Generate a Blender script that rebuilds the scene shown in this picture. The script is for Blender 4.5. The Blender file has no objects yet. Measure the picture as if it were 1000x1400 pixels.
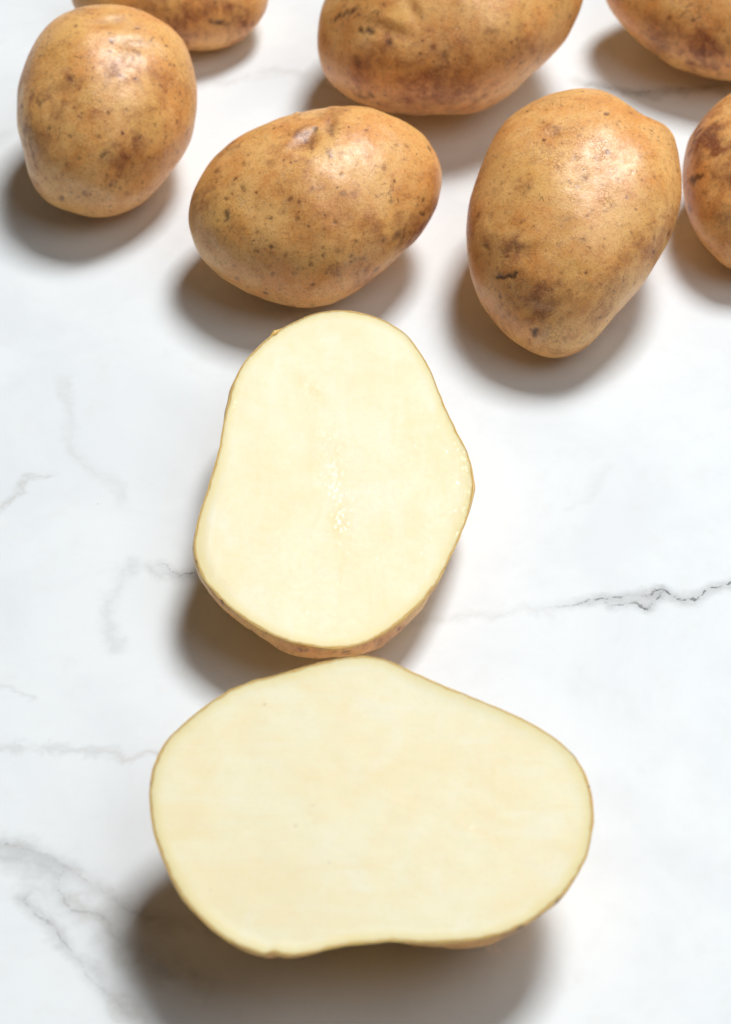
import bpy, bmesh, math
import numpy as np
from mathutils import Vector, Matrix

# ------------------------------------------------------------------ camera, light, exposure
S = bpy.context.scene
TILT = math.radians(40.0)          # camera leans 40 degrees off straight down
LENS, SENSOR = 85.0, 24.0
DIST = 0.6127                      # metres from the lens to the middle of the picture on the table
K = SENSOR / LENS / 1000.0         # tangent per photograph pixel (1000 x 1400)

cam_d = bpy.data.cameras.new('camera')
cam = bpy.data.objects.new('camera', cam_d)
S.collection.objects.link(cam)
cam.location = (0, -DIST * math.sin(TILT), DIST * math.cos(TILT))
cam.rotation_euler = (TILT, 0, 0)
cam_d.sensor_fit = 'HORIZONTAL'
cam_d.sensor_width = SENSOR
cam_d.lens = LENS
cam_d.clip_start, cam_d.clip_end = 0.01, 20
cam_d.dof.use_dof = True
cam_d.dof.focus_distance = 0.60
cam_d.dof.aperture_fstop = 16.0
S.camera = cam

W = bpy.data.worlds.new('World')
S.world = W
W.use_nodes = True
bg = W.node_tree.nodes['Background']
bg.inputs[0].default_value = (1.0, 0.94, 0.88, 1)
bg.inputs[1].default_value = 0.046

def area_lamp(name, az, el, dist, sx, sy, watts, col):
    """a window-like lamp seen from the table at azimuth az (0 = behind, + = right), elevation el"""
    d = bpy.data.lights.new(name, 'AREA')
    d.shape = 'RECTANGLE'
    d.size, d.size_y = sx, sy
    d.energy = watts
    d.color = col
    o = bpy.data.objects.new(name, d)
    S.collection.objects.link(o)
    a, e = math.radians(az), math.radians(el)
    v = Vector((math.sin(a) * math.cos(e), math.cos(a) * math.cos(e), math.sin(e)))
    o.location = v * dist
    o.rotation_euler = v.to_track_quat('Z', 'Y').to_euler()
    return o

area_lamp('window_light', 30, 61.5, 3.0, 0.80, 0.88, 90.0, (0.98, 0.992, 1.0))
area_lamp('fill_light', 108, 60, 1.0, 0.6, 0.6, 2.1, (0.97, 0.99, 1.0))  # weak fill lamp added on the right to lift the shadows

S.view_settings.view_transform = 'Standard'
S.view_settings.look = 'None'
S.view_settings.exposure = 0.0
S.view_settings.gamma = 1.0
S.render.engine = 'CYCLES'
S.cycles.max_bounces = 8
S.cycles.diffuse_bounces = 5
S.cycles.use_denoising = True

# ------------------------------------------------------------------ maths helpers
CAM = np.array(cam.location)
ST, CT = math.sin(TILT), math.cos(TILT)
RX = np.array([1.0, 0, 0]); UP = np.array([0, CT, ST]); FW = np.array([0, ST, -CT])

def ray(px):
    px = np.atleast_2d(np.asarray(px, float))
    a = (px[:, 0] - 500) * K; b = (700 - px[:, 1]) * K
    return FW + a[:, None] * RX + b[:, None] * UP

def on_plane(px, p0, n):
    d = ray(px)
    t = ((p0 - CAM) @ n) / (d @ n)
    return CAM + d * t[:, None]

def project(P):
    q = P - CAM
    z = q @ FW
    return np.stack([500 + (q @ RX) / z / K, 700 - (q @ UP) / z / K], 1)

def spline(pts, n=24):
    """closed Catmull-Rom through the points"""
    p = np.asarray(pts, float)
    p0, p1, p2, p3 = np.roll(p, 1, 0), p, np.roll(p, -1, 0), np.roll(p, -2, 0)
    out = []
    for t in np.linspace(0, 1, n, endpoint=False):
        out.append(0.5 * ((2 * p1) + (-p0 + p2) * t + (2 * p0 - 5 * p1 + 4 * p2 - p3) * t * t + (-p0 + 3 * p1 - 3 * p2 + p3) * t ** 3))
    return np.stack(out, 1).reshape(-1, 2)

def area_centroid(p):
    x, y = p[:, 0], p[:, 1]
    x2, y2 = np.roll(x, -1), np.roll(y, -1)
    c = x * y2 - x2 * y
    A = c.sum() / 2
    return np.array([((x + x2) * c).sum(), ((y + y2) * c).sum()]) / (6 * A)

NA = 1440
ANG = np.linspace(-math.pi, math.pi, NA, endpoint=False)

def radial(p2, c):
    d = p2 - c
    a = np.arctan2(d[:, 1], d[:, 0]); r = np.hypot(d[:, 0], d[:, 1])
    o = np.argsort(a)
    return np.interp(ANG, a[o], r[o], period=2 * math.pi)

def lowpass(r, n):
    f = np.fft.rfft(r)
    k = np.arange(len(f))
    f *= np.exp(-(k / n) ** 4)
    return np.fft.irfft(f, len(r))

def look(r, th):
    return np.interp(th, ANG, r, period=2 * math.pi)

class Noise:
    """smooth band-limited noise: a sum of sine waves in random directions"""
    def __init__(self, seed, freq, n=14, spread=0.5):
        g = np.random.default_rng(seed)
        d = g.normal(size=(n, 3)); d /= np.linalg.norm(d, axis=1)[:, None]
        self.k = d * (freq * (1 + spread * g.uniform(-1, 1, n)))[:, None] * 2 * math.pi
        self.p = g.uniform(0, 6.28, n); self.n = n
    def __call__(self, P):
        out = np.zeros(len(P))
        for k, p in zip(self.k, self.p):
            out += np.sin(P @ k + p)
        return out * math.sqrt(2.0 / self.n)

def smooth01(x, a, b):
    t = np.clip((x - a) / (b - a), 0, 1)
    return t * t * (3 - 2 * t)

def seg_dist(p, a, b):
    a = np.asarray(a, float); b = np.asarray(b, float)
    ab = b - a
    t = np.clip(((p - a) @ ab) / max(ab @ ab, 1e-12), 0, 1)
    d = p - (a + t[:, None] * ab)
    return np.linalg.norm(d, axis=1), t

_ico = {}
def ico(level):
    if level not in _ico:
        bm = bmesh.new()
        bmesh.ops.create_icosphere(bm, subdivisions=level, radius=1.0)
        v = np.array([x.co[:] for x in bm.verts])
        f = np.array([[x.index for x in p.verts] for p in bm.faces], dtype=np.int32)
        bm.free()
        _ico[level] = (v / np.linalg.norm(v, axis=1)[:, None], f)
    return _ico[level]

def tri_mesh(name, V, F):
    m = bpy.data.meshes.new(name)
    m.vertices.add(len(V)); m.vertices.foreach_set('co', np.ascontiguousarray(V, np.float32).ravel())
    k = F.shape[1]
    m.loops.add(F.size); m.loops.foreach_set('vertex_index', np.ascontiguousarray(F, np.int32).ravel())
    m.polygons.add(len(F))
    m.polygons.foreach_set('loop_start', np.arange(0, F.size, k, dtype=np.int32))
    m.polygons.foreach_set('loop_total', np.full(len(F), k, np.int32))
    m.update(calc_edges=True)
    m.validate()
    m.polygons.foreach_set('use_smooth', np.ones(len(m.polygons), bool))
    return m

def vnormals(V, F):
    a, b, c = V[F[:, 0]], V[F[:, 1]], V[F[:, 2]]
    fn = np.cross(b - a, c - a)
    N = np.zeros_like(V)
    for i in range(F.shape[1]):
        for j in range(3):
            N[:, j] += np.bincount(F[:, i], fn[:, j], len(V))
    return N / np.maximum(np.linalg.norm(N, axis=1), 1e-20)[:, None]

def put_attr(m, name, arr):
    a = m.attributes.new(name, 'FLOAT', 'POINT')
    a.data.foreach_set('value', np.ascontiguousarray(arr, np.float32))

def link(name, data, parent=None, loc=None):
    o = bpy.data.objects.new(name, data)
    S.collection.objects.link(o)
    if parent is not None: o.parent = parent
    if loc is not None: o.location = loc
    return o

# ------------------------------------------------------------------ node helpers
class NT:
    def __init__(self, name):
        self.m = bpy.data.materials.new(name); self.m.use_nodes = True
        self.t = self.m.node_tree; self.t.nodes.clear()
        self.out = self.t.nodes.new('ShaderNodeOutputMaterial')
    def n(self, typ, **kw):
        x = self.t.nodes.new(typ)
        for k, v in kw.items(): setattr(x, k, v)
        return x
    def set(self, sock, v):
        if hasattr(v, 'is_output'): self.t.links.new(v, sock)
        elif v is not None:
            if hasattr(sock, 'default_value') and hasattr(sock.default_value, '__len__') and not hasattr(v, '__len__'):
                sock.default_value = [v] * len(sock.default_value)
            else: sock.default_value = v
    def math(self, op, a, b=None, c=None, clamp=False):
        x = self.n('ShaderNodeMath', operation=op, use_clamp=clamp)
        for i, v in enumerate((a, b, c)): self.set(x.inputs[i], v)
        return x.outputs[0]
    def vmath(self, op, a, b=None):
        x = self.n('ShaderNodeVectorMath', operation=op)
        self.set(x.inputs[0], a)
        if op == 'SCALE': self.set(x.inputs['Scale'], b)
        else: self.set(x.inputs[1], b)
        return x.outputs[0]
    def noise(self, vec, scale, detail=4, rough=0.55, dist=0.0):
        x = self.n('ShaderNodeTexNoise')
        self.set(x.inputs['Vector'], vec)
        x.inputs['Scale'].default_value = scale; x.inputs['Detail'].default_value = detail
        x.inputs['Roughness'].default_value = rough; x.inputs['Distortion'].default_value = dist
        return x.outputs[0], x.outputs[1]
    def voro(self, vec, scale, feature='F1'):
        x = self.n('ShaderNodeTexVoronoi', feature=feature)
        self.set(x.inputs['Vector'], vec); x.inputs['Scale'].default_value = scale
        return x.outputs
    def ramp(self, v, a, b, lo=0.0, hi=1.0):
        x = self.n('ShaderNodeMapRange', interpolation_type='SMOOTHSTEP')
        for i, q in enumerate((v, a, b, lo, hi)): self.set(x.inputs[i], q)
        return x.outputs[0]
    def mix(self, f, a, b, blend='MIX'):
        x = self.n('ShaderNodeMix', data_type='RGBA', blend_type=blend)
        self.set(x.inputs[0], f); self.set(x.inputs[6], a); self.set(x.inputs[7], b)
        return x.outputs[2]
    def attr(self, name, typ='GEOMETRY'):
        return self.n('ShaderNodeAttribute', attribute_name=name, attribute_type=typ).outputs['Fac']
    def attr_vec(self, name):
        return self.n('ShaderNodeAttribute', attribute_name=name, attribute_type='OBJECT').outputs['Vector']
    def bump(self, h, dist, strength=1.0, normal=None):
        x = self.n('ShaderNodeBump')
        self.set(x.inputs['Height'], h)
        x.inputs['Distance'].default_value = dist; x.inputs['Strength'].default_value = strength
        if normal is not None: self.set(x.inputs['Normal'], normal)
        return x.outputs[0]

def rgb(r, g, b):
    f = lambda c: (c / 255 / 12.92) if c / 255 <= 0.04045 else ((c / 255 + 0.055) / 1.055) ** 2.4
    return (f(r), f(g), f(b), 1.0)

def skin_material(name='potato_skin', moist=0.0):
    T = NT(name)
    co = T.n('ShaderNodeTexCoord').outputs['Object']
    seed = T.attr('seed', 'OBJECT'); tone = T.attr('tone', 'OBJECT')
    off = T.n('ShaderNodeCombineXYZ')
    T.set(off.inputs[0], T.math('MULTIPLY', seed, 0.37)); T.set(off.inputs[1], T.math('MULTIPLY', seed, 0.61)); T.set(off.inputs[2], T.math('MULTIPLY', seed, 0.23))
    p = T.vmath('ADD', co, off.outputs[0])
    # wobble used for specks and netting so that nothing is round
    wob = T.vmath('SCALE', T.vmath('SUBTRACT', T.noise(p, 420, 3)[1], (0.5, 0.5, 0.5)), 0.0022)
    pw = T.vmath('ADD', p, wob)
    big = T.noise(p, 34, 4, 0.6, 0.6)[0]
    mid = T.noise(p, 120, 5, 0.65, 0.4)[0]
    fine = T.noise(p, 620, 3, 0.65)[0]
    vfine = T.noise(p, 2200, 1.5, 0.6)[0]
    brown_a, dark_a, pale_a, purple_a = (T.attr(x) for x in ('brown', 'dark', 'pale', 'purple'))
    gold = T.mix(T.ramp(mid, 0.35, 0.68), rgb(247, 189, 113), rgb(235, 161, 83))
    gold = T.mix(T.ramp(T.noise(p, 55, 3)[0], 0.5, 0.7, 0, 0.55), gold, rgb(244, 190, 106))      # yellower areas
    # reddish brown stain
    stain = T.math('ADD', T.ramp(T.math('ADD', big, T.math('MULTIPLY', T.math('SUBTRACT', mid, 0.5), 0.9)), 0.55, 0.82, 0, 0.60), T.math('MULTIPLY', brown_a, 0.95))
    stain = T.math('MULTIPLY', stain, T.ramp(fine, 0.25, 0.62, 0.55, 1.15), clamp=True)
    stain = T.math('MULTIPLY', stain, tone, clamp=True)
    c = T.mix(stain, gold, rgb(146, 78, 36))
    # purple grey bruising, broken up by grain
    pg = T.math('MULTIPLY', purple_a, T.ramp(fine, 0.34, 0.6, 0.35, 1.0), clamp=True)
    c = T.mix(pg, c, rgb(110, 68, 55))
    # fine grain
    c = T.mix(T.ramp(fine, 0.53, 0.70, 0, 0.34), c, rgb(170, 106, 60))
    c = T.mix(T.ramp(vfine, 0.53, 0.70, 0, 0.42), c, rgb(160, 100, 58))
    c = T.mix(T.ramp(vfine, 0.46, 0.30, 0, 0.30), c, rgb(246, 212, 160))
    # cracked, netted skin in patches
    net = T.voro(T.vmath('ADD', p, T.vmath('SCALE', wob, 0.8)), 900, 'DISTANCE_TO_EDGE')[0]
    netm = T.math('MULTIPLY', T.ramp(net, 0.10, 0.0), T.ramp(T.noise(p, 62, 4, 0.7)[0], 0.50, 0.66))
    c = T.mix(T.math('MULTIPLY', netm, 0.42), c, rgb(128, 78, 50))
    # pale scuffs
    c = T.mix(T.math('MULTIPLY', T.ramp(T.noise(p, 95, 5, 0.7, 0.8)[0], 0.6, 0.76), 0.35), c, rgb(226, 186, 140))
    c = T.mix(T.math('MULTIPLY', pale_a, 0.92, clamp=True), c, rgb(246, 194, 108))
    # lenticels: small dark specks of two sizes
    sp = None; spb = None
    for sc, r0, r1, gate, st in ((150, 0.05, 0.15, 0.22, 0.95), (300, 0.06, 0.18, 0.30, 0.85), (620, 0.08, 0.24, 0.35, 0.6)):
        v = T.voro(pw, sc)
        sep = T.n('ShaderNodeSeparateColor'); T.set(sep.inputs[0], v[1])
        g = T.ramp(sep.outputs[0], gate, gate + 0.6)
        rad = T.math('ADD', T.math('MULTIPLY', T.math('MULTIPLY', g, g), r1 - r0), r0)
        rad = T.math('MULTIPLY', rad, T.math('GREATER_THAN', sep.outputs[0], gate))
        k = T.math('DIVIDE', v[0], T.math('ADD', rad, 0.0001))
        msk = T.math('MULTIPLY', T.ramp(k, 1.25, 0.45), T.math('MULTIPLY', T.math('ADD', T.math('MULTIPLY', sep.outputs[1], 0.7), 0.3), st))
        halo = T.math('MULTIPLY', T.ramp(k, 3.0, 0.8), T.math('MULTIPLY', sep.outputs[2], 0.30))
        c = T.mix(halo, c, rgb(160, 100, 58))
        c = T.mix(msk, c, T.mix(sep.outputs[2], rgb(92, 46, 26), rgb(120, 62, 34)))
        sp = msk if sp is None else sp
    # scuffs: thin broken lines that wander over the skin in places
    sq = T.math('ABSOLUTE', T.math('SUBTRACT', T.noise(p, 150, 3, 0.6, 0.6)[0], 0.5))
    sq = T.math('MULTIPLY', T.ramp(sq, 0.014, 0.002), T.ramp(T.noise(p, 105, 3, 0.6)[0], 0.56, 0.66))
    c = T.mix(T.math('MULTIPLY', sq, 0.6), c, rgb(104, 62, 38))
    dk = T.math('MULTIPLY', dark_a, T.ramp(fine, 0.2, 0.55, 0.7, 1.0), clamp=True)
    c = T.mix(dk, c, rgb(64, 38, 26))
    # relief
    h = T.math('ADD', T.math('MULTIPLY', fine, 0.55), T.math('MULTIPLY', vfine, 0.12))
    h = T.math('SUBTRACT', h, T.math('MULTIPLY', netm, 0.22))
    h = T.math('SUBTRACT', h, T.math('MULTIPLY', dk, 0.5))
    h = T.math('ADD', h, T.math('MULTIPLY', mid, 0.3))
    h = T.math('SUBTRACT', h, T.math('MULTIPLY', sp, 0.35))
    nb = T.bump(h, 0.00027, 0.8)
    b = T.n('ShaderNodeBsdfPrincipled')
    T.set(b.inputs['Base Color'], c); T.set(b.inputs['Normal'], nb)
    T.set(b.inputs['Roughness'], T.math('ADD', T.ramp(fine, 0.35, 0.65, 0.40, 0.50), T.math('MULTIPLY', stain, 0.10)))
    b.inputs['Specular IOR Level'].default_value = 0.7
    if moist:           # thin peel over wet flesh lets light through
        b.inputs['Subsurface Weight'].default_value = moist
        b.inputs['Subsurface Radius'].default_value = (1.0, 0.6, 0.25)
        b.inputs['Subsurface Scale'].default_value = 0.003
    b.inputs['Coat Weight'].default_value = 0.12
    b.inputs['Coat Roughness'].default_value = 0.36
    T.set(b.inputs['Coat Normal'], nb)
    T.t.links.new(b.outputs[0], T.out.inputs[0])
    return T.m

def flesh_material():
    T = NT('potato_flesh')
    co = T.n('ShaderNodeTexCoord').outputs['Object']
    seed = T.attr('seed', 'OBJECT')
    off = T.n('ShaderNodeCombineXYZ'); T.set(off.inputs[0], seed); T.set(off.inputs[1], T.math('MULTIPLY', seed, 0.7))
    p = T.vmath('ADD', co, off.outputs[0])
    rim = T.attr('rim')          # millimetres to the skin
    core = T.attr('core')        # the wetter pith through the middle
    spot = T.attr('spot')
    a = T.noise(p, 45, 4, 0.6, 0.8)[0]
    mid = T.noise(p, 170, 4, 0.6, 0.5)[0]
    g = T.noise(p, 900, 4, 0.65)[0]
    base = T.mix(T.ramp(a, 0.36, 0.66), rgb(250, 240, 208), rgb(249, 234, 194))
    base = T.mix(T.ramp(mid, 0.42, 0.72, 0, 0.3), base, rgb(249, 230, 188))
    base = T.mix(T.ramp(T.noise(p, 75, 3, 0.5, 0.5)[0], 0.55, 0.74, 0, 0.45), base, rgb(251, 243, 222))
    base = T.mix(T.ramp(g, 0.5, 0.72, 0, 0.25), base, rgb(242, 226, 176))
    sv = T.vmath('MULTIPLY', p, T.attr_vec('lengthwise'))
    sk = T.noise(sv, 260, 4, 0.6)[0]
    base = T.mix(T.ramp(sk, 0.52, 0.75, 0, 0.4), base, rgb(251, 243, 220))
    base = T.mix(T.ramp(sk, 0.46, 0.26, 0, 0.35), base, rgb(246, 228, 180))
    base = T.mix(T.math('MULTIPLY', core, T.ramp(mid, 0.4, 0.7, 0.15, 0.7)), base, rgb(246, 224, 172))
    wr = T.math('ADD', rim, T.math('MULTIPLY', T.math('SUBTRACT', mid, 0.5), 1.6))
    base = T.mix(T.ramp(wr, 3.2, 0.2, 0, 0.75), base, rgb(252, 226, 158))
    base = T.mix(T.ramp(rim, 0.75, 0.05, 0, 0.9), base, rgb(240, 184, 92))
    base = T.mix(spot, base, rgb(150, 120, 70))
    # moist grain
    st = T.n('ShaderNodeMapping'); T.set(st.inputs[0], p); st.inputs['Scale'].default_value = (1.0, 0.5, 1.0); st.inputs['Rotation'].default_value = (0, 0, 0.12)
    gl = T.noise(st.outputs[0], 1250, 2, 0.5)[0]
    clump = T.noise(p, 240, 3, 0.6)[0]
    rimwet = T.math('MULTIPLY', T.ramp(rim, 7.0, 1.0, 0.0, 1.0), T.attr('wet'))
    wet = T.math('ADD', T.math('MAXIMUM', core, rimwet), 0.10)
    bead = T.ramp(T.math('ADD', gl, T.math('MULTIPLY', T.math('SUBTRACT', clump, 0.5), 0.25)), T.math('SUBTRACT', 0.73, T.math('MULTIPLY', wet, 0.17)), T.math('SUBTRACT', 0.79, T.math('MULTIPLY', wet, 0.17)))
    h = T.math('ADD', T.math('MULTIPLY', g, 0.45), T.math('MULTIPLY', mid, 0.25))
    nb = T.bump(h, 0.00014, 0.7)
    b = T.n('ShaderNodeBsdfPrincipled')
    T.set(b.inputs['Base Color'], base); T.set(b.inputs['Normal'], nb)
    T.set(b.inputs['Roughness'], T.math('SUBTRACT', T.ramp(g, 0.35, 0.65, 0.52, 0.62), T.math('MULTIPLY', bead, 0.29)))
    b.inputs['Specular IOR Level'].default_value = 0.35
    b.inputs['Subsurface Weight'].default_value = 0.55
    b.inputs['Subsurface Radius'].default_value = (1.0, 0.88, 0.6)
    b.inputs['Subsurface Scale'].default_value = 0.0025
    T.t.links.new(b.outputs[0], T.out.inputs[0])
    return T.m

def marble_material():
    T = NT('white_marble')
    p = T.n('ShaderNodeTexCoord').outputs['Object']
    n1 = T.noise(p, 26, 6, 0.6, 0.5)[0]
    n2 = T.noise(p, 130, 5, 0.65, 0.4)[0]
    n3 = T.noise(p, 620, 5, 0.7)[0]
    base = T.mix(T.ramp(n1, 0.38, 0.66), rgb(235, 240, 242), rgb(229, 234, 237))
    base = T.mix(T.ramp(n2, 0.5, 0.75, 0, 0.3), base, rgb(226, 228, 226))
    warp2 = T.math('MULTIPLY', T.math('SUBTRACT', n2, 0.5), 10.0)
    warp3 = T.math('MULTIPLY', T.math('SUBTRACT', n3, 0.5), 2.0)
    brk = T.ramp(T.noise(p, 90, 5, 0.7)[0], 0.3, 0.62, 0.2, 1.0)
    smoke = T.mix(T.ramp(n1, 0.4, 0.6), rgb(146, 148, 146), rgb(164, 156, 140))
    for k in range(3):       # soft smoky veins
        w = T.math('ADD', T.math('ADD', T.attr('soft_distance_%d' % k), warp2), warp3)
        q = T.math('DIVIDE', T.math('ABSOLUTE', w), T.attr('soft_width_%d' % k))
        f = T.math('ADD', T.math('MULTIPLY', T.ramp(q, 1.0, 0.0), 0.75), T.math('MULTIPLY', T.ramp(q, 0.32, 0.0), 0.18))
        f = T.math('MULTIPLY', T.math('MULTIPLY', f, T.attr('soft_strength_%d' % k)), brk, clamp=True)
        base = T.mix(f, base, smoke)
    cw = T.math('MULTIPLY', T.math('SUBTRACT', T.noise(p, 300, 4, 0.6)[0], 0.5), 3.2)
    cbrk = T.ramp(T.noise(p, 420, 4, 0.7)[0], 0.38, 0.56, 0.08, 1.0)
    for k in range(3):       # crisp dark veins: a broken line that wanders
        w = T.math('ABSOLUTE', T.math('ADD', T.math('ADD', T.attr('crisp_distance_%d' % k), cw), T.math('MULTIPLY', warp3, 0.5)))
        line = T.math('MULTIPLY', T.ramp(w, T.ramp(n2, 0.35, 0.65, 0.35, 0.85), 0.05), cbrk)
        line = T.math('MAXIMUM', line, T.math('MULTIPLY', T.ramp(w, 2.6, 0.0), 0.30))
        base = T.mix(T.math('MULTIPLY', line, T.attr('crisp_strength_%d' % k), clamp=True), base, rgb(116, 117, 118))
    # pinprick inclusions
    v = T.voro(p, 95)
    sep = T.n('ShaderNodeSeparateColor'); T.set(sep.inputs[0], v[1])
    sp = T.math('MULTIPLY', T.ramp(v[0], 0.035, 0.012), T.math('GREATER_THAN', sep.outputs[0], 0.8))
    base = T.mix(T.math('MULTIPLY', sp, 0.22), base, rgb(120, 118, 112))
    b = T.n('ShaderNodeBsdfPrincipled')
    T.set(b.inputs['Base Color'], base)
    T.set(b.inputs['Roughness'], T.ramp(n2, 0.3, 0.7, 0.44, 0.52))
    b.inputs['Specular IOR Level'].default_value = 0.12
    T.set(b.inputs['Normal'], T.bump(n3, 0.00006, 0.35))
    T.t.links.new(b.outputs[0], T.out.inputs[0])
    return T.m

SKIN, PEEL, FLESH, MARBLE = skin_material(), skin_material('cut_peel', 0.45), flesh_material(), marble_material()

# ------------------------------------------------------------------ the marble tabletop
def table():
    xs = np.concatenate([[-0.8], np.linspace(-0.13, 0.13, 174), [0.8]])
    ys = np.concatenate([[-0.75], np.linspace(-0.19, 0.22, 274), [0.85]])
    X, Y = np.meshgrid(xs, ys)
    V = np.stack([X.ravel(), Y.ravel(), np.zeros(X.size)], 1)
    nx, ny = len(xs), len(ys)
    i, j = np.meshgrid(np.arange(nx - 1), np.arange(ny - 1))
    a = (j * nx + i).ravel()
    F = np.stack([a, a + 1, a + nx + 1, a + nx], 1)
    # underside and sides of the slab
    nb = len(V); z = -0.03
    V2 = np.array([[-0.8, -0.75, z], [0.8, -0.75, z], [0.8, 0.85, z], [-0.8, 0.85, z]])
    c = [0, nx - 1, nx * ny - 1, nx * (ny - 1)]
    G = [[nb + 3, nb + 2, nb + 1, nb]]
    faces = F.tolist() + G
    V = np.concatenate([V, V2])
    sides = [(list(range(0, nx)), (nb, nb + 1)), (list(range(nx - 1, nx * ny, nx)), (nb + 1, nb + 2)),
             (list(range(nx * ny - 1, nx * (ny - 1) - 1, -1)), (nb + 2, nb + 3)), (list(range(nx * (ny - 1), -1, -nx)), (nb + 3, nb))]
    for top, (q0, q1) in sides:
        faces.append([q0, q1] + top[::-1])
    m = bpy.data.meshes.new('marble_tabletop')
    m.from_pydata(V.tolist(), [], faces); m.update()
    P = V[:, :2] * 1000.0
    tab = lambda pts: on_plane(pts, np.zeros(3), np.array([0, 0, 1.0]))[:, :2] * 1000.0
    # (layer, points in photograph pixels, strengths along the vein, half width in mm)
    crisp = [
        (0, [(640, 850), (700, 835), (742, 831), (779, 827), (806, 821), (832, 817), (860, 814), (884, 812), (905, 806), (922, 816), (948, 822), (968, 806), (988, 801), (1010, 796), (1060, 790)],
         [0.0, 0.0, 0.04, 0.4, 0.75, 0.9, 0.5, 0.9, 1.0, 1.0, 0.9, 0.9, 0.95, 0.9, 0.7], 2.2),
        (1, [(826, 822), (836, 829), (850, 828), (870, 826), (884, 832), (896, 822), (904, 812), (916, 806)], [0.6, 0.9, 0.6, 0.75, 1.0, 0.95, 0.9, 0.5], 2.0),
        (0, [(215, 768), (228, 774), (244, 786), (264, 784), (290, 780), (310, 776)], [0.2, 0.3, 0.4, 0.8, 0.9, 0.5], 2.0),
        (0, [(52, 1216), (34, 1222), (36, 1236), (48, 1250), (66, 1264), (82, 1280), (104, 1308), (124, 1338), (154, 1366), (190, 1396)], [0.15, 0.2, 0.35, 0.5, 0.4, 0.5, 0.15, 0.3, 0.2, 0.15], 2.0),
        (0, [(790, 118), (820, 116), (860, 126), (920, 122), (990, 118)], [0.3, 0.6, 0.6, 0.5, 0.3], 2.0),
        (1, [(-10, 1148), (14, 1156), (60, 1168), (110, 1198), (150, 1226), (190, 1250), (240, 1258)], [0.2, 0.3, 0.22, 0.25, 0.22, 0.2, 0.2], 2.0),
        (2, [(90, 1180), (80, 1215), (100, 1244), (135, 1252), (165, 1290)], [0.2, 0.3, 0.35, 0.3, 0.2], 2.0),
    ]
    S1 = lambda v: [v, v]
    soft = [
        (0, [(-60, 1168), (0, 1172), (50, 1186), (85, 1225), (140, 1255), (165, 1290), (230, 1330), (330, 1370)], S1(0.46), 6.0),
        (1, [(-30, 1146), (14, 1154), (60, 1168), (110, 1198), (150, 1226), (190, 1250), (280, 1265), (380, 1310)], S1(0.32), 4.2),
        (2, [(20, 1215), (44, 1242), (66, 1264), (104, 1308), (140, 1350), (190, 1396), (210, 1420)], S1(0.36), 3.4),
        (0, [(-40, 1018), (60, 1024), (150, 1032), (220, 1028), (260, 1020)], S1(0.28), 2.2),
        (0, [(-40, 716), (6, 690), (26, 664), (40, 652), (80, 648)], S1(0.36), 2.0),
        (1, [(80, 505), (92, 560), (96, 612), (124, 640), (156, 660), (170, 700)], S1(0.18), 3.2),
        (2, [(190, 760), (165, 795), (148, 850), (162, 900)], S1(0.22), 4.0),
        (0, [(195, 768), (240, 788), (290, 782), (330, 775)], S1(0.3), 3.0),
        (1, [(-30, 925), (10, 935), (50, 960)], S1(0.20), 1.6),
        (0, [(290, 120), (360, 98), (420, 104), (490, 140)], S1(0.26), 3.2),
        (0, [(-30, 200), (40, 180), (120, 230)], S1(0.18), 4.0),
        (0, [(770, 105), (870, 128), (960, 120), (1060, 108)], S1(0.45), 3.5),
        (1, [(540, 862), (600, 846), (690, 838), (800, 824)], S1(0.18), 3.0),
        (2, [(770, 830), (832, 820), (880, 818), (900, 814), (930, 814), (960, 812), (1040, 796)], [0.12, 0.2, 0.34, 0.42, 0.25, 0.2, 0.2], 3.0),
        (0, [(770, 700), (800, 684), (840, 630)], S1(0.10), 2.4),
    ]
    side = lambda p, a, b: np.where((b[0] - a[0]) * (p[:, 1] - a[1]) - (b[1] - a[1]) * (p[:, 0] - a[0]) < 0, -1.0, 1.0)
    # veins that lie close together go to separate layers, so that each keeps a clean signed distance
    for kind, veins, layers in (('crisp', crisp, 3), ('soft', soft, 3)):
        for lay in range(layers):
            best = np.full(len(P), 1e9); sd = np.full(len(P), 60.0); ss = np.zeros(len(P)); sw = np.ones(len(P))
            for i, (ly, pts, st, wd) in enumerate(veins):
                if ly != lay: continue
                q = tab(spline_open(pts))
                sl = np.interp(np.linspace(0, 1, len(q)), np.linspace(0, 1, len(st)), st)
                for k in range(len(q) - 1):
                    d, t = seg_dist(P, q[k], q[k + 1])
                    u = d < best
                    e = (k + t) / (len(q) - 1)
                    s_ = (sl[k] * (1 - t) + sl[k + 1] * t) * smooth01(e, 0, 0.08) * smooth01(1 - e, 0, 0.08) * (1 - smooth01(d, max(1.3 * wd, 5.0), max(2.0 * wd, 8.0)))
                    best[u] = d[u]; sd[u] = (d * side(P, q[k], q[k + 1]))[u]; ss[u] = s_[u]; sw[u] = wd
            put_attr(m, '%s_distance_%d' % (kind, lay), sd); put_attr(m, '%s_strength_%d' % (kind, lay), ss); put_attr(m, '%s_width_%d' % (kind, lay), sw)
    m.materials.append(MARBLE)
    o = link('marble_tabletop', m)
    o['kind'] = 'structure'
    o['label'] = 'white marble tabletop with grey veins under the potatoes'
    return o

def spline_open(pts, n=5):
    p = np.asarray(pts, float)
    p = np.concatenate([[2 * p[0] - p[1]], p, [2 * p[-1] - p[-2]]])
    out = []
    for i in range(1, len(p) - 2):
        for t in np.linspace(0, 1, n, endpoint=False):
            out.append(0.5 * ((2 * p[i]) + (p[i + 1] - p[i - 1]) * t + (2 * p[i - 1] - 5 * p[i] + 4 * p[i + 1] - p[i + 2]) * t * t + (-p[i - 1] + 3 * p[i] - 3 * p[i + 1] + p[i + 2]) * t ** 3))
    out.append(p[-2])
    return np.array(out)

table()

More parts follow.
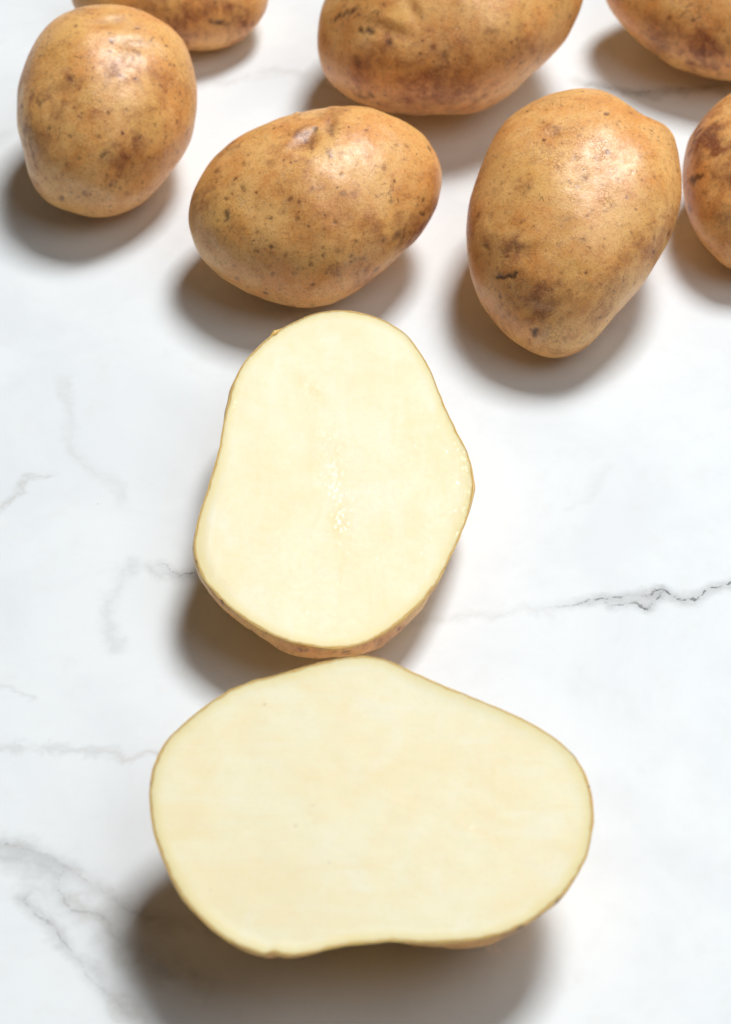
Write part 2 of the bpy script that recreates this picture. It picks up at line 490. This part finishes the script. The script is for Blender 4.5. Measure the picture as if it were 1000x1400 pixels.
# ------------------------------------------------------------------ marks and eyes on the skin
def apply_marks(V, N, marks, seed, center):
    """marks given where the photograph shows them; returns the four pigment layers and a relief in metres"""
    n = len(V)
    L = {k: np.zeros(n) for k in ('brown', 'dark', 'pale', 'purple')}
    rel = np.zeros(n)
    view = CAM - V; view /= np.linalg.norm(view, axis=1)[:, None]
    front = (N * view).sum(1) > 0.02
    uv = project(V)
    wob = np.stack([Noise(seed + 1, 240)(V), Noise(seed + 2, 240)(V)], 1)
    wob2 = np.stack([Noise(seed + 3, 700)(V), Noise(seed + 4, 700)(V)], 1)
    for mk in marks:
        kind, st = mk[0], mk[-1]
        if kind == 'eye':                  # shallow dent with a brow above it: x, y, half width, half height, angle
            x, y, a, b, ang, stg = mk[1:]
            d = uv - (x, y)
            c, s = math.cos(math.radians(ang)), math.sin(math.radians(ang))
            e, f = d[:, 0] * c + d[:, 1] * s, -d[:, 0] * s + d[:, 1] * c
            q = np.exp(-((e / a) ** 2 + (f / b) ** 2))
            brow = np.exp(-((e / (a * 1.1)) ** 2 + ((f + b * 1.25 - 0.25 * b * (e / a) ** 2) / (b * 0.7)) ** 2))
            rel += np.where(front, (-q * 0.0007 + brow * 0.00035) * stg, 0)
            L['brown'] = np.maximum(L['brown'], np.where(front, q * 0.5 * abs(stg), 0))
            continue
        if kind == 'bump':
            x, y, r, stg = mk[1:]
            q = np.exp(-(((uv - (x, y)) ** 2).sum(1)) / r ** 2)
            rel += np.where(front, q * stg, 0); continue
        if len(mk) == 5:                   # round: kind, x, y, r, strength
            x, y, r = mk[1:4]
            d = np.hypot(*((uv + wob * r * 0.22 + wob2 * min(r * 0.12, 1.5)) - (x, y)).T) / r
        else:                              # stroke: kind, x0, y0, x1, y1, r, strength
            r = mk[5]
            d = seg_dist(uv + wob * min(2.0, r) * 0.8 + wob2 * 0.6, mk[1:3], mk[3:5])[0] / r
        soft = 0.35 if r < 9 else 0.0
        w = 1 - smooth01(d, soft, 1.25)
        L[kind] = np.maximum(L[kind], np.where(front, w * st, 0))
        if kind == 'dark': rel -= np.where(front, w * 0.00006, 0)
    return L, rel

# ------------------------------------------------------------------ whole potatoes
def potato(label, outline, thick, level, seed, tone, marks=(), lump=0.00055, lean=0.0, flat=-0.25):
    op = spline(outline)
    cpx = area_centroid(op)
    tgt = radial(op, cpx)
    D, F = ico(level)
    Dl = ico(6)[0]
    th_l, th = np.arctan2(Dl[:, 1], Dl[:, 0]), np.arctan2(D[:, 1], D[:, 0])
    h = 0.024
    gain = np.ones(NA)
    def body(dirs, tht, R, T, C, u, v, n):
        cp = np.hypot(dirs[:, 0], dirs[:, 1])
        Rs = lowpass(R, 2.6)
        w = cp ** 3
        r = look(R, tht) * w + look(Rs, tht) * (1 - w)
        z = dirs[:, 2]
        a = (r * np.cos(tht) * cp)[:, None] * u + (r * np.sin(tht) * cp)[:, None] * (v + flat * n)     # lies flat: lower than it is wide
        # the far side is a little flatter, the bulk leans to one end
        return C + a + (T * z * (1 + lean * dirs[:, 0]))[:, None] * n
    for it in range(9):
        C = on_plane(cpx, np.array([0, 0, h]), np.array([0, 0, 1.0]))[0]
        n = CAM - C; n /= np.linalg.norm(n)
        u = np.cross(np.array([0, 1.0, 0]), n); u /= np.linalg.norm(u)
        v = np.cross(n, u)
        q = on_plane(op, C, n) - C
        R = lowpass(radial(np.stack([q @ u, q @ v], 1), np.zeros(2)), 22) * gain
        wid = R + np.roll(R, NA // 2)
        T = thick * wid.min() / 2
        V = body(Dl, th_l, R, T, C, u, v, n)
        h -= V[:, 2].min()
        # let the silhouette, not the mid plane, follow the outline
        pr = project(V) - cpx
        a, rr = np.arctan2(-pr[:, 1], pr[:, 0]), np.hypot(pr[:, 0], pr[:, 1])
        b = ((a + math.pi) / (2 * math.pi) * 120).astype(int) % 120
        mx = np.zeros(120); np.maximum.at(mx, b, rr)
        bc = (np.arange(120) + 0.5) / 120 * 2 * math.pi - math.pi
        want = np.interp(bc, ANG, tgt[::-1] if False else look(tgt, -ANG), period=2 * math.pi)
        g = np.interp(ANG, bc, np.clip(want / np.maximum(mx, 1), 0.9, 1.1), period=2 * math.pi)
        gain *= lowpass(g, 7) ** 0.7
    V = body(D, th, R, T, C, u, v, n)
    N = vnormals(V, F)
    edge = 1 - np.abs((N * n).sum(1))          # 1 at the outline
    lo = Noise(seed, 38)(V) * 0.7 + Noise(seed + 9, 75)(V) * 0.12
    rel = lo * lump * (1.15 - 0.75 * edge) + Noise(seed + 5, 210)(V) * 0.00002 + Noise(seed + 6, 105)(V) * 0.00006
    L, r2 = apply_marks(V, N, marks, seed * 10, C)
    V = V + N * (rel + r2)[:, None]
    V[:, 2] -= V[:, 2].min() + 0.0001
    base = np.array([C[0], C[1], 0.0])
    m = tri_mesh('potato', V - base, F)
    for k, a in L.items(): put_attr(m, k, a)
    m.materials.append(SKIN)
    o = link('potato', m, loc=base)
    o['label'] = label; o['category'] = 'potato'; o['group'] = 'whole unpeeled potatoes'
    o['seed'] = float(seed); o['tone'] = float(tone)
    print('POTATO', label[:40], 'h', round(h, 4), 'T', round(T, 4), 'x', V[:, 0].min().round(4), V[:, 0].max().round(4), 'top', V[:, 2].max().round(4))
    return o

def crop(pts, s, ox, oy):
    return [(x / s + ox, y / s + oy) for x, y in pts]

A = crop([(480,22),(400,28),(330,45),(240,95),(160,190),(110,290),(80,390),(72,490),(80,600),(105,690),(120,760),(140,830),(190,900),(260,945),(340,975),(420,995),(500,992),(590,965),(680,905),(760,820),(830,725),(875,620),(895,500),(897,400),(880,300),(850,215),(800,150),(720,90),(620,45),(550,27)], 3.3333, 0, 0)
D_ = crop([(600,62),(500,72),(400,92),(300,135),(210,190),(140,260),(95,330),(70,410),(72,480),(95,550),(140,610),(200,660),(270,700),(350,728),(430,745),(500,745),(560,735),(620,708),(700,655),(780,590),(850,525),(900,450),(930,370),(938,290),(920,230),(880,165),(820,120),(760,90),(690,66),(650,60)], 2.5, 230, 120)
E = crop([(480,52),(390,65),(300,100),(220,155),(170,220),(130,310),(100,390),(75,480),(68,560),(75,650),(95,740),(130,820),(190,900),(260,955),(320,985),(370,1000),(420,995),(480,970),(540,920),(610,840),(680,750),(740,660),(790,570),(815,480),(828,400),(828,330),(815,270),(803,215),(780,185),(730,160),(680,135),(640,105),(590,75),(540,57)], 2.5641, 610, 100)
C_ = crop([(72,0),(58,40),(53,80),(58,132),(76,180),(108,212),(150,240),(200,258),(260,266),(330,268),(390,269),(432,260),(482,230),(540,180),(590,135),(630,85),(655,35),(668,0)], 1.6667, 400, 0) + [(797,-45),(765,-88),(700,-112),(610,-116),(530,-98),(475,-60)]
Fp = [(828,0),(850,35),(880,65),(920,92),(960,105),(1000,112),(1050,110),(1105,85),(1140,25),(1130,-50),(1060,-105),(960,-112),(870,-75),(832,-30)]
Gp = [(1000,125),(970,150),(943,190),(934,235),(938,280),(955,320),(975,345),(1000,365),(1050,372),(1105,340),(1138,270),(1130,190),(1090,138),(1040,117)]
Bp = [(97,0),(112,22),(150,45),(200,60),(260,68),(300,67),(330,55),(355,30),(368,0),(368,-45),(330,-90),(260,-112),(175,-104),(118,-66),(96,-28)]

mA = [('purple',54,132,15,.6),('brown',93,104,12,.7),('purple',175,78,15,.5),('brown',156,95,20,.6),('brown',168,216,30,.9),('brown',190,196,18,.6),
      ('purple',146,214,9,.5),('brown',78,150,24,.5),('brown',60,185,30,.35),('dark',84,272,4,.75),('dark',65,176,3.5,.5),('dark',111,155,3,.5),('dark',94,188,3.5,.45),
      ('dark',135,188,3.5,.45),('dark',192,191,3.5,.5),('dark',141,213,4,.5),('dark',108,219,3.5,.5),('dark',212,173,3.5,.5),('dark',172,150,3,.45),
      ('dark',231,89,2.5,.5),('dark',52,140,5,.45),('purple',205,57,210,53,3,.6),('dark',95,105,5,.35),('purple',140,72,150,80,3,.5),
      ('purple',186,70,194,84,3,.5),('eye',152,30,26,8,-6,.8),('eye',182,60,24,9,8,.7),('eye',92,120,26,10,-20,.6),('pale',150,24,14,.5),('pale',178,26,9,.5),('pale',200,120,26,.4),('eye',120,268,30,12,20,.4)]
mD = [('purple',418,186,18,.95),('dark',431,173,4,.7),('purple',448,164,454,182,4,.7),('brown',440,158,470,150,7,.5),('purple',450,209,7,.85),('purple',470,263,6,.85),
      ('dark',488,261,2.5,.5),('dark',330,254,4,.6),('dark',309,271,4,.7),('dark',309,291,309,300,4,.7),('dark',298,314,3,.4),('dark',369,298,3,.7),('dark',406,299,4,.5),
      ('dark',458,303,3.5,.6),('dark',369,337,4,.85),('dark',441,348,3,.7),('dark',426,360,3.5,.6),('purple',480,349,5,.8),('dark',534,275,3.5,.6),('dark',488,329,3,.6),
      ('dark',523,329,3,.6),('dark',466,239,3,.6),('purple',548,322,10,.8),('dark',582,274,3,.7),('dark',580,292,4,.7),('dark',543,198,3,.55),('brown',526,228,5,.8),
      ('brown',370,225,8,.6),('purple',316,200,12,.5),('purple',458,368,15,.5),('dark',324,380,3.5,.5),('brown',276,275,24,.8),('purple',268,290,9,.4),('brown',440,300,60,.25),
      ('brown',560,310,30,.6),('brown',300,205,18,.5),('purple',410,150,5,.9),('eye',420,188,20,11,-35,1.4),('eye',452,168,9,16,10,1.1),('bump',406,153,4,.0004),('brown',500,380,24,.5),('dark',441,338,2.5,.5),('dark',334,225,3,.4),('dark',406,367,3,.4),('purple',470,360,500,352,4,.4)]
mE = [('dark',684,381,697,378,3.2,.95),('dark',697,378,711,372,3.4,.95),('dark',703,374,708,366,2.2,.7),('dark',731,453,5.5,.9),('dark',726,449,3,.7),('dark',668,338,5,.6),
      ('brown',735,408,42,.95),('brown',698,338,28,.8),('purple',705,336,12,.35),('purple',735,418,22,.45),('dark',698,392,2.4,.8),('dark',686,404,3.6,.75),('dark',684,398,2.5,.6),
      ('dark',864,235,2.8,.6),('dark',844,170,2.6,.5),('brown',842,388,28,.5),('brown',758,178,12,.5),('brown',716,255,18,.5),('dark',723,257,2.4,.5),('brown',675,330,18,.6),
      ('dark',753,424,3,.4),('pale',790,250,40,.3),('brown',700,372,24,.5),('purple',772,300,16,.3),('brown',690,430,30,.5),('purple',742,460,20,.3),('pale',785,451,3,.8),('pale',690,419,2.5,.8),
      ('eye',712,345,26,12,-10,.6),('eye',758,182,16,8,-10,.5),('eye',735,425,22,12,20,.5),('eye',920,172,14,10,50,.6),('dark',884,307,2.5,.4),('purple',800,390,14,.3)]
mC = [('dark',454,30,490,12,2.8,.95),('dark',490,42,512,46,2.8,.95),('dark',526,52,538,63,2.8,.95),('brown',610,105,75,.6),('dark',676,45,6,.6),('dark',610,78,6,.45),('dark',707,52,3,.5),
      ('dark',560,120,4,.4),('pale',552,18,20,.7),('pale',540,38,14,.5),('brown',530,60,22,.8),('dark',494,136,510,127,2.6,.7),('brown',500,90,30,.6),('purple',640,120,24,.2),
      ('eye',530,42,30,10,20,1.0),('eye',565,14,18,8,60,.7),('pale',770,8,24,.4),('purple',690,80,18,.35),('brown',720,60,30,.5),('brown',560,150,40,.4),('dark',492,80,498,94,2.5,.5)]
mF = [('brown',960,70,40,.8),('brown',900,50,30,.6),('dark',962,72,5,.5),('dark',955,20,4,.5),('purple',985,90,14,.4),('dark',925,60,3,.4),('brown',900,75,20,.6)]
mG = [('dark',948,248,958,238,4,.85),('brown',973,193,36,.95),('purple',990,291,15,.7),('dark',962,262,3,.5),('brown',990,240,20,.6),('dark',975,236,3.5,.5),('purple',975,185,16,.5),('purple',955,210,10,.4)]
mB = [('dark',290,26,302,32,4,.85),('purple',312,32,12,.7),('brown',240,40,40,.7),('brown',330,20,20,.5),('dark',230,12,3.5,.5),('brown',200,15,24,.5)]

potato('small rounded whole potato at the far left, in front of a half-hidden one', A, 0.92, 7, 11, 1.15, mA, 0.0004)
potato('whole potato directly behind the upright cut half, speckled with small dark dots', D_, 0.90, 7, 23, 0.9, mD, 0.0004, 0.05)
potato('pear-shaped whole potato with a short black scratch and bright shiny top', E, 0.90, 7, 37, 0.85, mE, 0.0004, 0.0, -0.36)
potato('long brown-stained whole potato with scratches, cut by the middle of the top edge', C_, 0.95, 6, 41, 1.2, mC)
potato('whole potato cut off by the top right corner of the picture', Fp, 0.92, 6, 59, 1.3, mF)
potato('dark mottled whole potato cut by the right edge, beside the pear-shaped one', Gp, 0.92, 6, 67, 1.25, mG)
potato('whole potato at the top left, half hidden behind the small rounded one', Bp, 0.92, 6, 73, 1.4, mB)

# ------------------------------------------------------------------ the two cut halves
def half(label, outline, lean_front, lean_side, depth, seed, flare, core_px, spots=(), skin_marks=(), fibres=()):
    op = spline(outline)
    cpx = area_centroid(op)
    a, b = math.radians(lean_front), math.radians(lean_side)
    n = np.array([math.sin(b), -math.sin(a) * math.cos(b), math.cos(a) * math.cos(b)])
    u = np.cross(np.array([0, 1.0, 0]), n); u /= np.linalg.norm(u)
    v = np.cross(n, u)
    h = depth
    NT_, NR, NB = 720, 150, 150
    th = np.linspace(-math.pi, math.pi, NT_, endpoint=False)
    down = np.array([0, 0, -1.0]); axis = -n * 0.6 + down * 0.4; axis /= np.linalg.norm(axis)
    def body(C, R, k=1.0, skirt=0.0):
        """rings from the cut edge down to the belly"""
        Rs = lowpass(R, 2.4)
        ph = np.linspace(0, 1, NB) ** 1.15 * (math.pi / 2)
        out = []
        for p in ph[:-1]:
            w = math.cos(p) ** 2
            r = (look(R, th) * w + look(Rs, th) * (1 - w)) * math.cos(p) ** 0.92
            fl = flare(th) * math.sin(min(p * 2.2, math.pi)) * math.cos(p)
            r = (r + fl) * 1.0 - (1 - k) * 0.02
            d = depth * math.sin(p)
            out.append(C + (r * np.cos(th))[:, None] * u + (r * np.sin(th))[:, None] * v + d * axis)
        out.append(np.repeat((C + depth * axis)[None], NT_, 0))
        return np.array(out)
    for it in range(6):
        C = on_plane(cpx, np.array([0, 0, h]), np.array([0, 0, 1.0]))[0]
        q = on_plane(op, C, n) - C
        R = radial(np.stack([q @ u, q @ v], 1), np.zeros(2))
        B = body(C, R)
        h -= B[..., 2].min()
    print('HALF', label[:30], 'h', round(h, 4), 'R', R.min().round(4), R.max().round(4))
    base = np.array([C[0], C[1], 0.0])
    root = link('potato_half', None, loc=base)
    root['label'] = label; root['category'] = 'potato half'; root['group'] = 'two halves of a cut potato'
    def quads(nr):
        i, j = np.meshgrid(np.arange(nr - 1), np.arange(NT_), indexing='ij')
        p0 = i * NT_ + j; p1 = i * NT_ + (j + 1) % NT_
        return np.stack([p0.ravel(), (p0 + NT_).ravel(), (p1 + NT_).ravel(), p1.ravel()], 1)
    Rt = look(R, th)
    dirs = np.cos(th)[:, None] * u + np.sin(th)[:, None] * v
    jag = Noise(seed + 3, 500)(dirs * Rt[:, None]) * 0.00004 + Noise(seed + 4, 180)(dirs * Rt[:, None]) * 0.00005
    # --- skin: a lip of peel around the cut, then the belly
    sk = Noise(seed + 5, 260)(dirs * Rt[:, None]) * 0.00004 + Noise(seed + 6, 90)(dirs * Rt[:, None]) * 0.00002
    lip = [(-0.00030, -0.0005), (-0.00022, -0.00003), (-0.00016, 0.00004), (-0.00009, 0.00004), (-0.00003, 0.0)]
    rings = [C + dirs * (Rt + sk + o_r + (jag if k < 2 else 0))[:, None] + n * o_n for k, (o_r, o_n) in enumerate(lip)]
    Bs = body(C, R)
    fade = np.exp(-np.arange(NB) / 12.0)
    Bs = Bs + (fade[:, None] * sk)[..., None] * dirs[None] - n * 0.00012
    SV = np.concatenate([np.array(rings), Bs]).reshape(-1, 3)
    SF = quads(len(rings) + NB)
    N = vnormals(SV, SF[:, :3])
    if (N[len(rings) * NT_ + 40 * NT_] @ dirs[0]) < 0: N = -N; SF = SF[:, ::-1]
    lo = Noise(seed, 45)(SV) * 0.0005 + Noise(seed + 8, 200)(SV) * 0.00008
    wgt = np.repeat(np.concatenate([np.zeros(len(rings)), 1 - fade]), NT_)
    L, r2 = apply_marks(SV, N, skin_marks, seed * 10, C)
    SV = SV + N * (lo * wgt + r2)[:, None]
    dz = min(SV[:, 2].min() + 0.0001, 0.002)
    m = tri_mesh('skin', SV - base, SF)
    lipw = np.repeat(np.concatenate([np.ones(len(rings)) * 1.2, np.exp(-np.arange(NB) / 9.0) * 0.95]), NT_)
    L['pale'] = np.maximum(L['pale'], lipw * (0.75 + 0.3 * np.tile(Noise(seed + 11, 120)(dirs * Rt[:, None]), len(rings) + NB).clip(-1, 1)))
    for k, arr in L.items(): put_attr(m, k, arr)
    m.materials.append(PEEL)
    s = link('skin', m, root); s['seed'] = float(seed); s['tone'] = 1.0
    # --- flesh: the cut face and the solid inside the peel
    fr = (np.linspace(0, 1, NR) ** 0.8)
    Rf = Rt - 0.00017 + jag + sk
    FV = []
    for f in fr:
        FV.append(C + dirs * (Rf * max(f, 1e-4))[:, None])
    FV = np.array(FV)
    flat = FV.reshape(-1, 3)
    und = Noise(seed + 20, 22)(flat) * 0.00016 + Noise(seed + 21, 110)(flat) * 0.000012
    edge = np.repeat(fr, NT_)
    rim = np.repeat(((1 - fr)[:, None] * Rf[None]).reshape(-1) * 1000, 1)
    und = und * smooth01(rim, 0.3, 4.0) + 0.00006 - 0.00008 * np.exp(-rim / 0.3)
    flat = flat + und[:, None] * n
    Bi = body(C, R - 0.0012)[1:] - n * 0.0009
    FV = np.concatenate([flat, Bi.reshape(-1, 3)])
    FF = quads(NR + NB - 1)[:, ::-1]
    rim = np.concatenate([rim, np.zeros((NB - 1) * NT_)])
    uv = project(FV)
    core = np.zeros(len(FV))
    for x0, y0, x1, y1, w, st in core_px:
        d = seg_dist(uv, (x0, y0), (x1, y1))[0] / w
        core = np.maximum(core, st * np.exp(-d * d))
    spot = np.zeros(len(FV))
    for x, y, r, st in spots:
        d = np.hypot(uv[:, 0] - x, uv[:, 1] - y) / r
        spot = np.maximum(spot, st * (1 - smooth01(d, 0.4, 1.2)))
    spot[NR * NT_:] = 0
    m = tri_mesh('flesh', FV - base, FF)
    put_attr(m, 'rim', rim); put_attr(m, 'core', core); put_attr(m, 'wet', np.tile((0.75 * bell(th, 5, 40) + 0.1) * (1.0 if seed == 83 else 0.0), NR + NB - 1)); put_attr(m, 'spot', spot)
    m.materials.append(FLESH)
    f = link('flesh', m, root); f['seed'] = float(seed); f['lengthwise'] = [1.0, 0.12, 1.0] if seed == 83 else [0.12, 1.0, 1.0]
    # --- a few hair-like rootlets on the peel
    for k, pts in enumerate(fibres):
        P = on_plane(pts, C - n * 0.002, n)
        cu = bpy.data.meshes.new('rootlet')
        rr = 0.00006
        vs, fs = [], []
        Pd = spline_open(P[:, :2], 6); zz = np.interp(np.linspace(0, 1, len(Pd)), np.linspace(0, 1, len(P)), P[:, 2])
        Pd = np.concatenate([Pd, zz[:, None]], 1)
        for i, c in enumerate(Pd):
            t = Pd[min(i + 1, len(Pd) - 1)] - Pd[max(i - 1, 0)]; t /= np.linalg.norm(t)
            e1 = np.cross(t, n); e1 /= np.linalg.norm(e1); e2 = np.cross(t, e1)
            q = rr * (1 - 0.6 * i / len(Pd))
            for j in range(5): vs.append(c - base + q * (math.cos(j * 1.2566) * e1 + math.sin(j * 1.2566) * e2))
        for i in range(len(Pd) - 1):
            for j in range(5): fs.append([i * 5 + j, i * 5 + (j + 1) % 5, i * 5 + 5 + (j + 1) % 5, i * 5 + 5 + j])
        cu.from_pydata([list(x) for x in vs], [], fs); cu.update()
        cu.materials.append(SKIN)
        ro = link('rootlet', cu, root); ro['seed'] = 3.0; ro['tone'] = 0.6
    return root

H1 = crop([(530,52),(460,62),(390,90),(330,125),(270,180),(235,225),(215,270),(200,330),(185,390),(175,450),(157,520),(137,588),(115,655),(101,715),(100,778),(120,840),(160,895),(220,950),(280,990),(340,1022),(400,1043),(470,1056),(530,1058),(590,1048),(650,1022),(720,972),(780,917),(830,850),(870,770),(905,690),(925,620),(930,560),(918,490),(890,430),(860,370),(830,300),(800,225),(760,160),(720,115),(660,80),(600,60)], 2.1739, 220, 400)
H2 = crop([(480,40),(400,55),(330,75),(250,97),(190,130),(140,170),(95,215),(72,265),(65,320),(70,380),(85,430),(110,490),(150,550),(200,597),(250,625),(292,640),(312,637),(345,643),(390,638),(440,627),(500,619),(560,615),(620,617),(680,615),(740,608),(800,590),(850,561),(900,517),(940,455),(957,390),(957,330),(940,270),(905,225),(860,190),(800,158),(730,128),(670,104),(627,86),(580,64),(530,44)], 1.4706, 160, 870)

def bell(th, c, w):
    d = (th - math.radians(c) + math.pi) % (2 * math.pi) - math.pi
    return np.exp(-(d / math.radians(w)) ** 2)

half('upright cut potato half, pale flesh up, brown peel showing at its lower edge', H1, 4, 5, 0.0195, 83,
     lambda t: 0.0010 * bell(t, -92, 30) - 0.0008 * bell(t, -40, 22) - 0.0008 * bell(t, 180, 40),
     [(415, 510, 452, 610, 16, 0.85), (452, 600, 464, 720, 18, 1.0), (425, 530, 440, 560, 14, .95), (476, 515, 478, 530, 6, .9)],
     [], [('purple', 376, 455, 6, .9), ('brown', 390, 880, 30, .35), ('brown', 540, 870, 30, .35), ('dark', 470, 893, 480, 892, 2.5, .6), ('purple', 520, 882, 10, .4), ('dark', 420, 888, 3, .5), ('bump', 376, 455, 6, .0006)])
half('larger cut potato half lying sideways at the front, bean-shaped pale face', H2, 8, 1, 0.030, 97,
     lambda t: 0.0003 * bell(t, -35, 15) - 0.008 * bell(t, -92, 60) - 0.001 * bell(t, 180, 50),
     [(430, 1090, 620, 1130, 34, 0.28), (640, 1130, 700, 1170, 10, 0.5)],
     [(405, 1129, 2.2, .35), (450, 1180, 2.0, .3), (362, 963, 1.8, .4), (288, 1217, 1.6, .35), (428, 1102, 1.5, .3)],
     [('purple', 755, 1243, 14, 1.0), ('purple', 735, 1258, 768, 1225, 7, .9), ('dark', 762, 1232, 5, .5), ('brown', 700, 1280, 40, .6), ('dark', 716, 1269, 704, 1276, 1.8, .7)],
     [[(664, 1290), (668, 1298), (676, 1302)], [(676, 1288), (678, 1297), (686, 1303)], [(655, 1288), (653, 1280), (651, 1276)]])
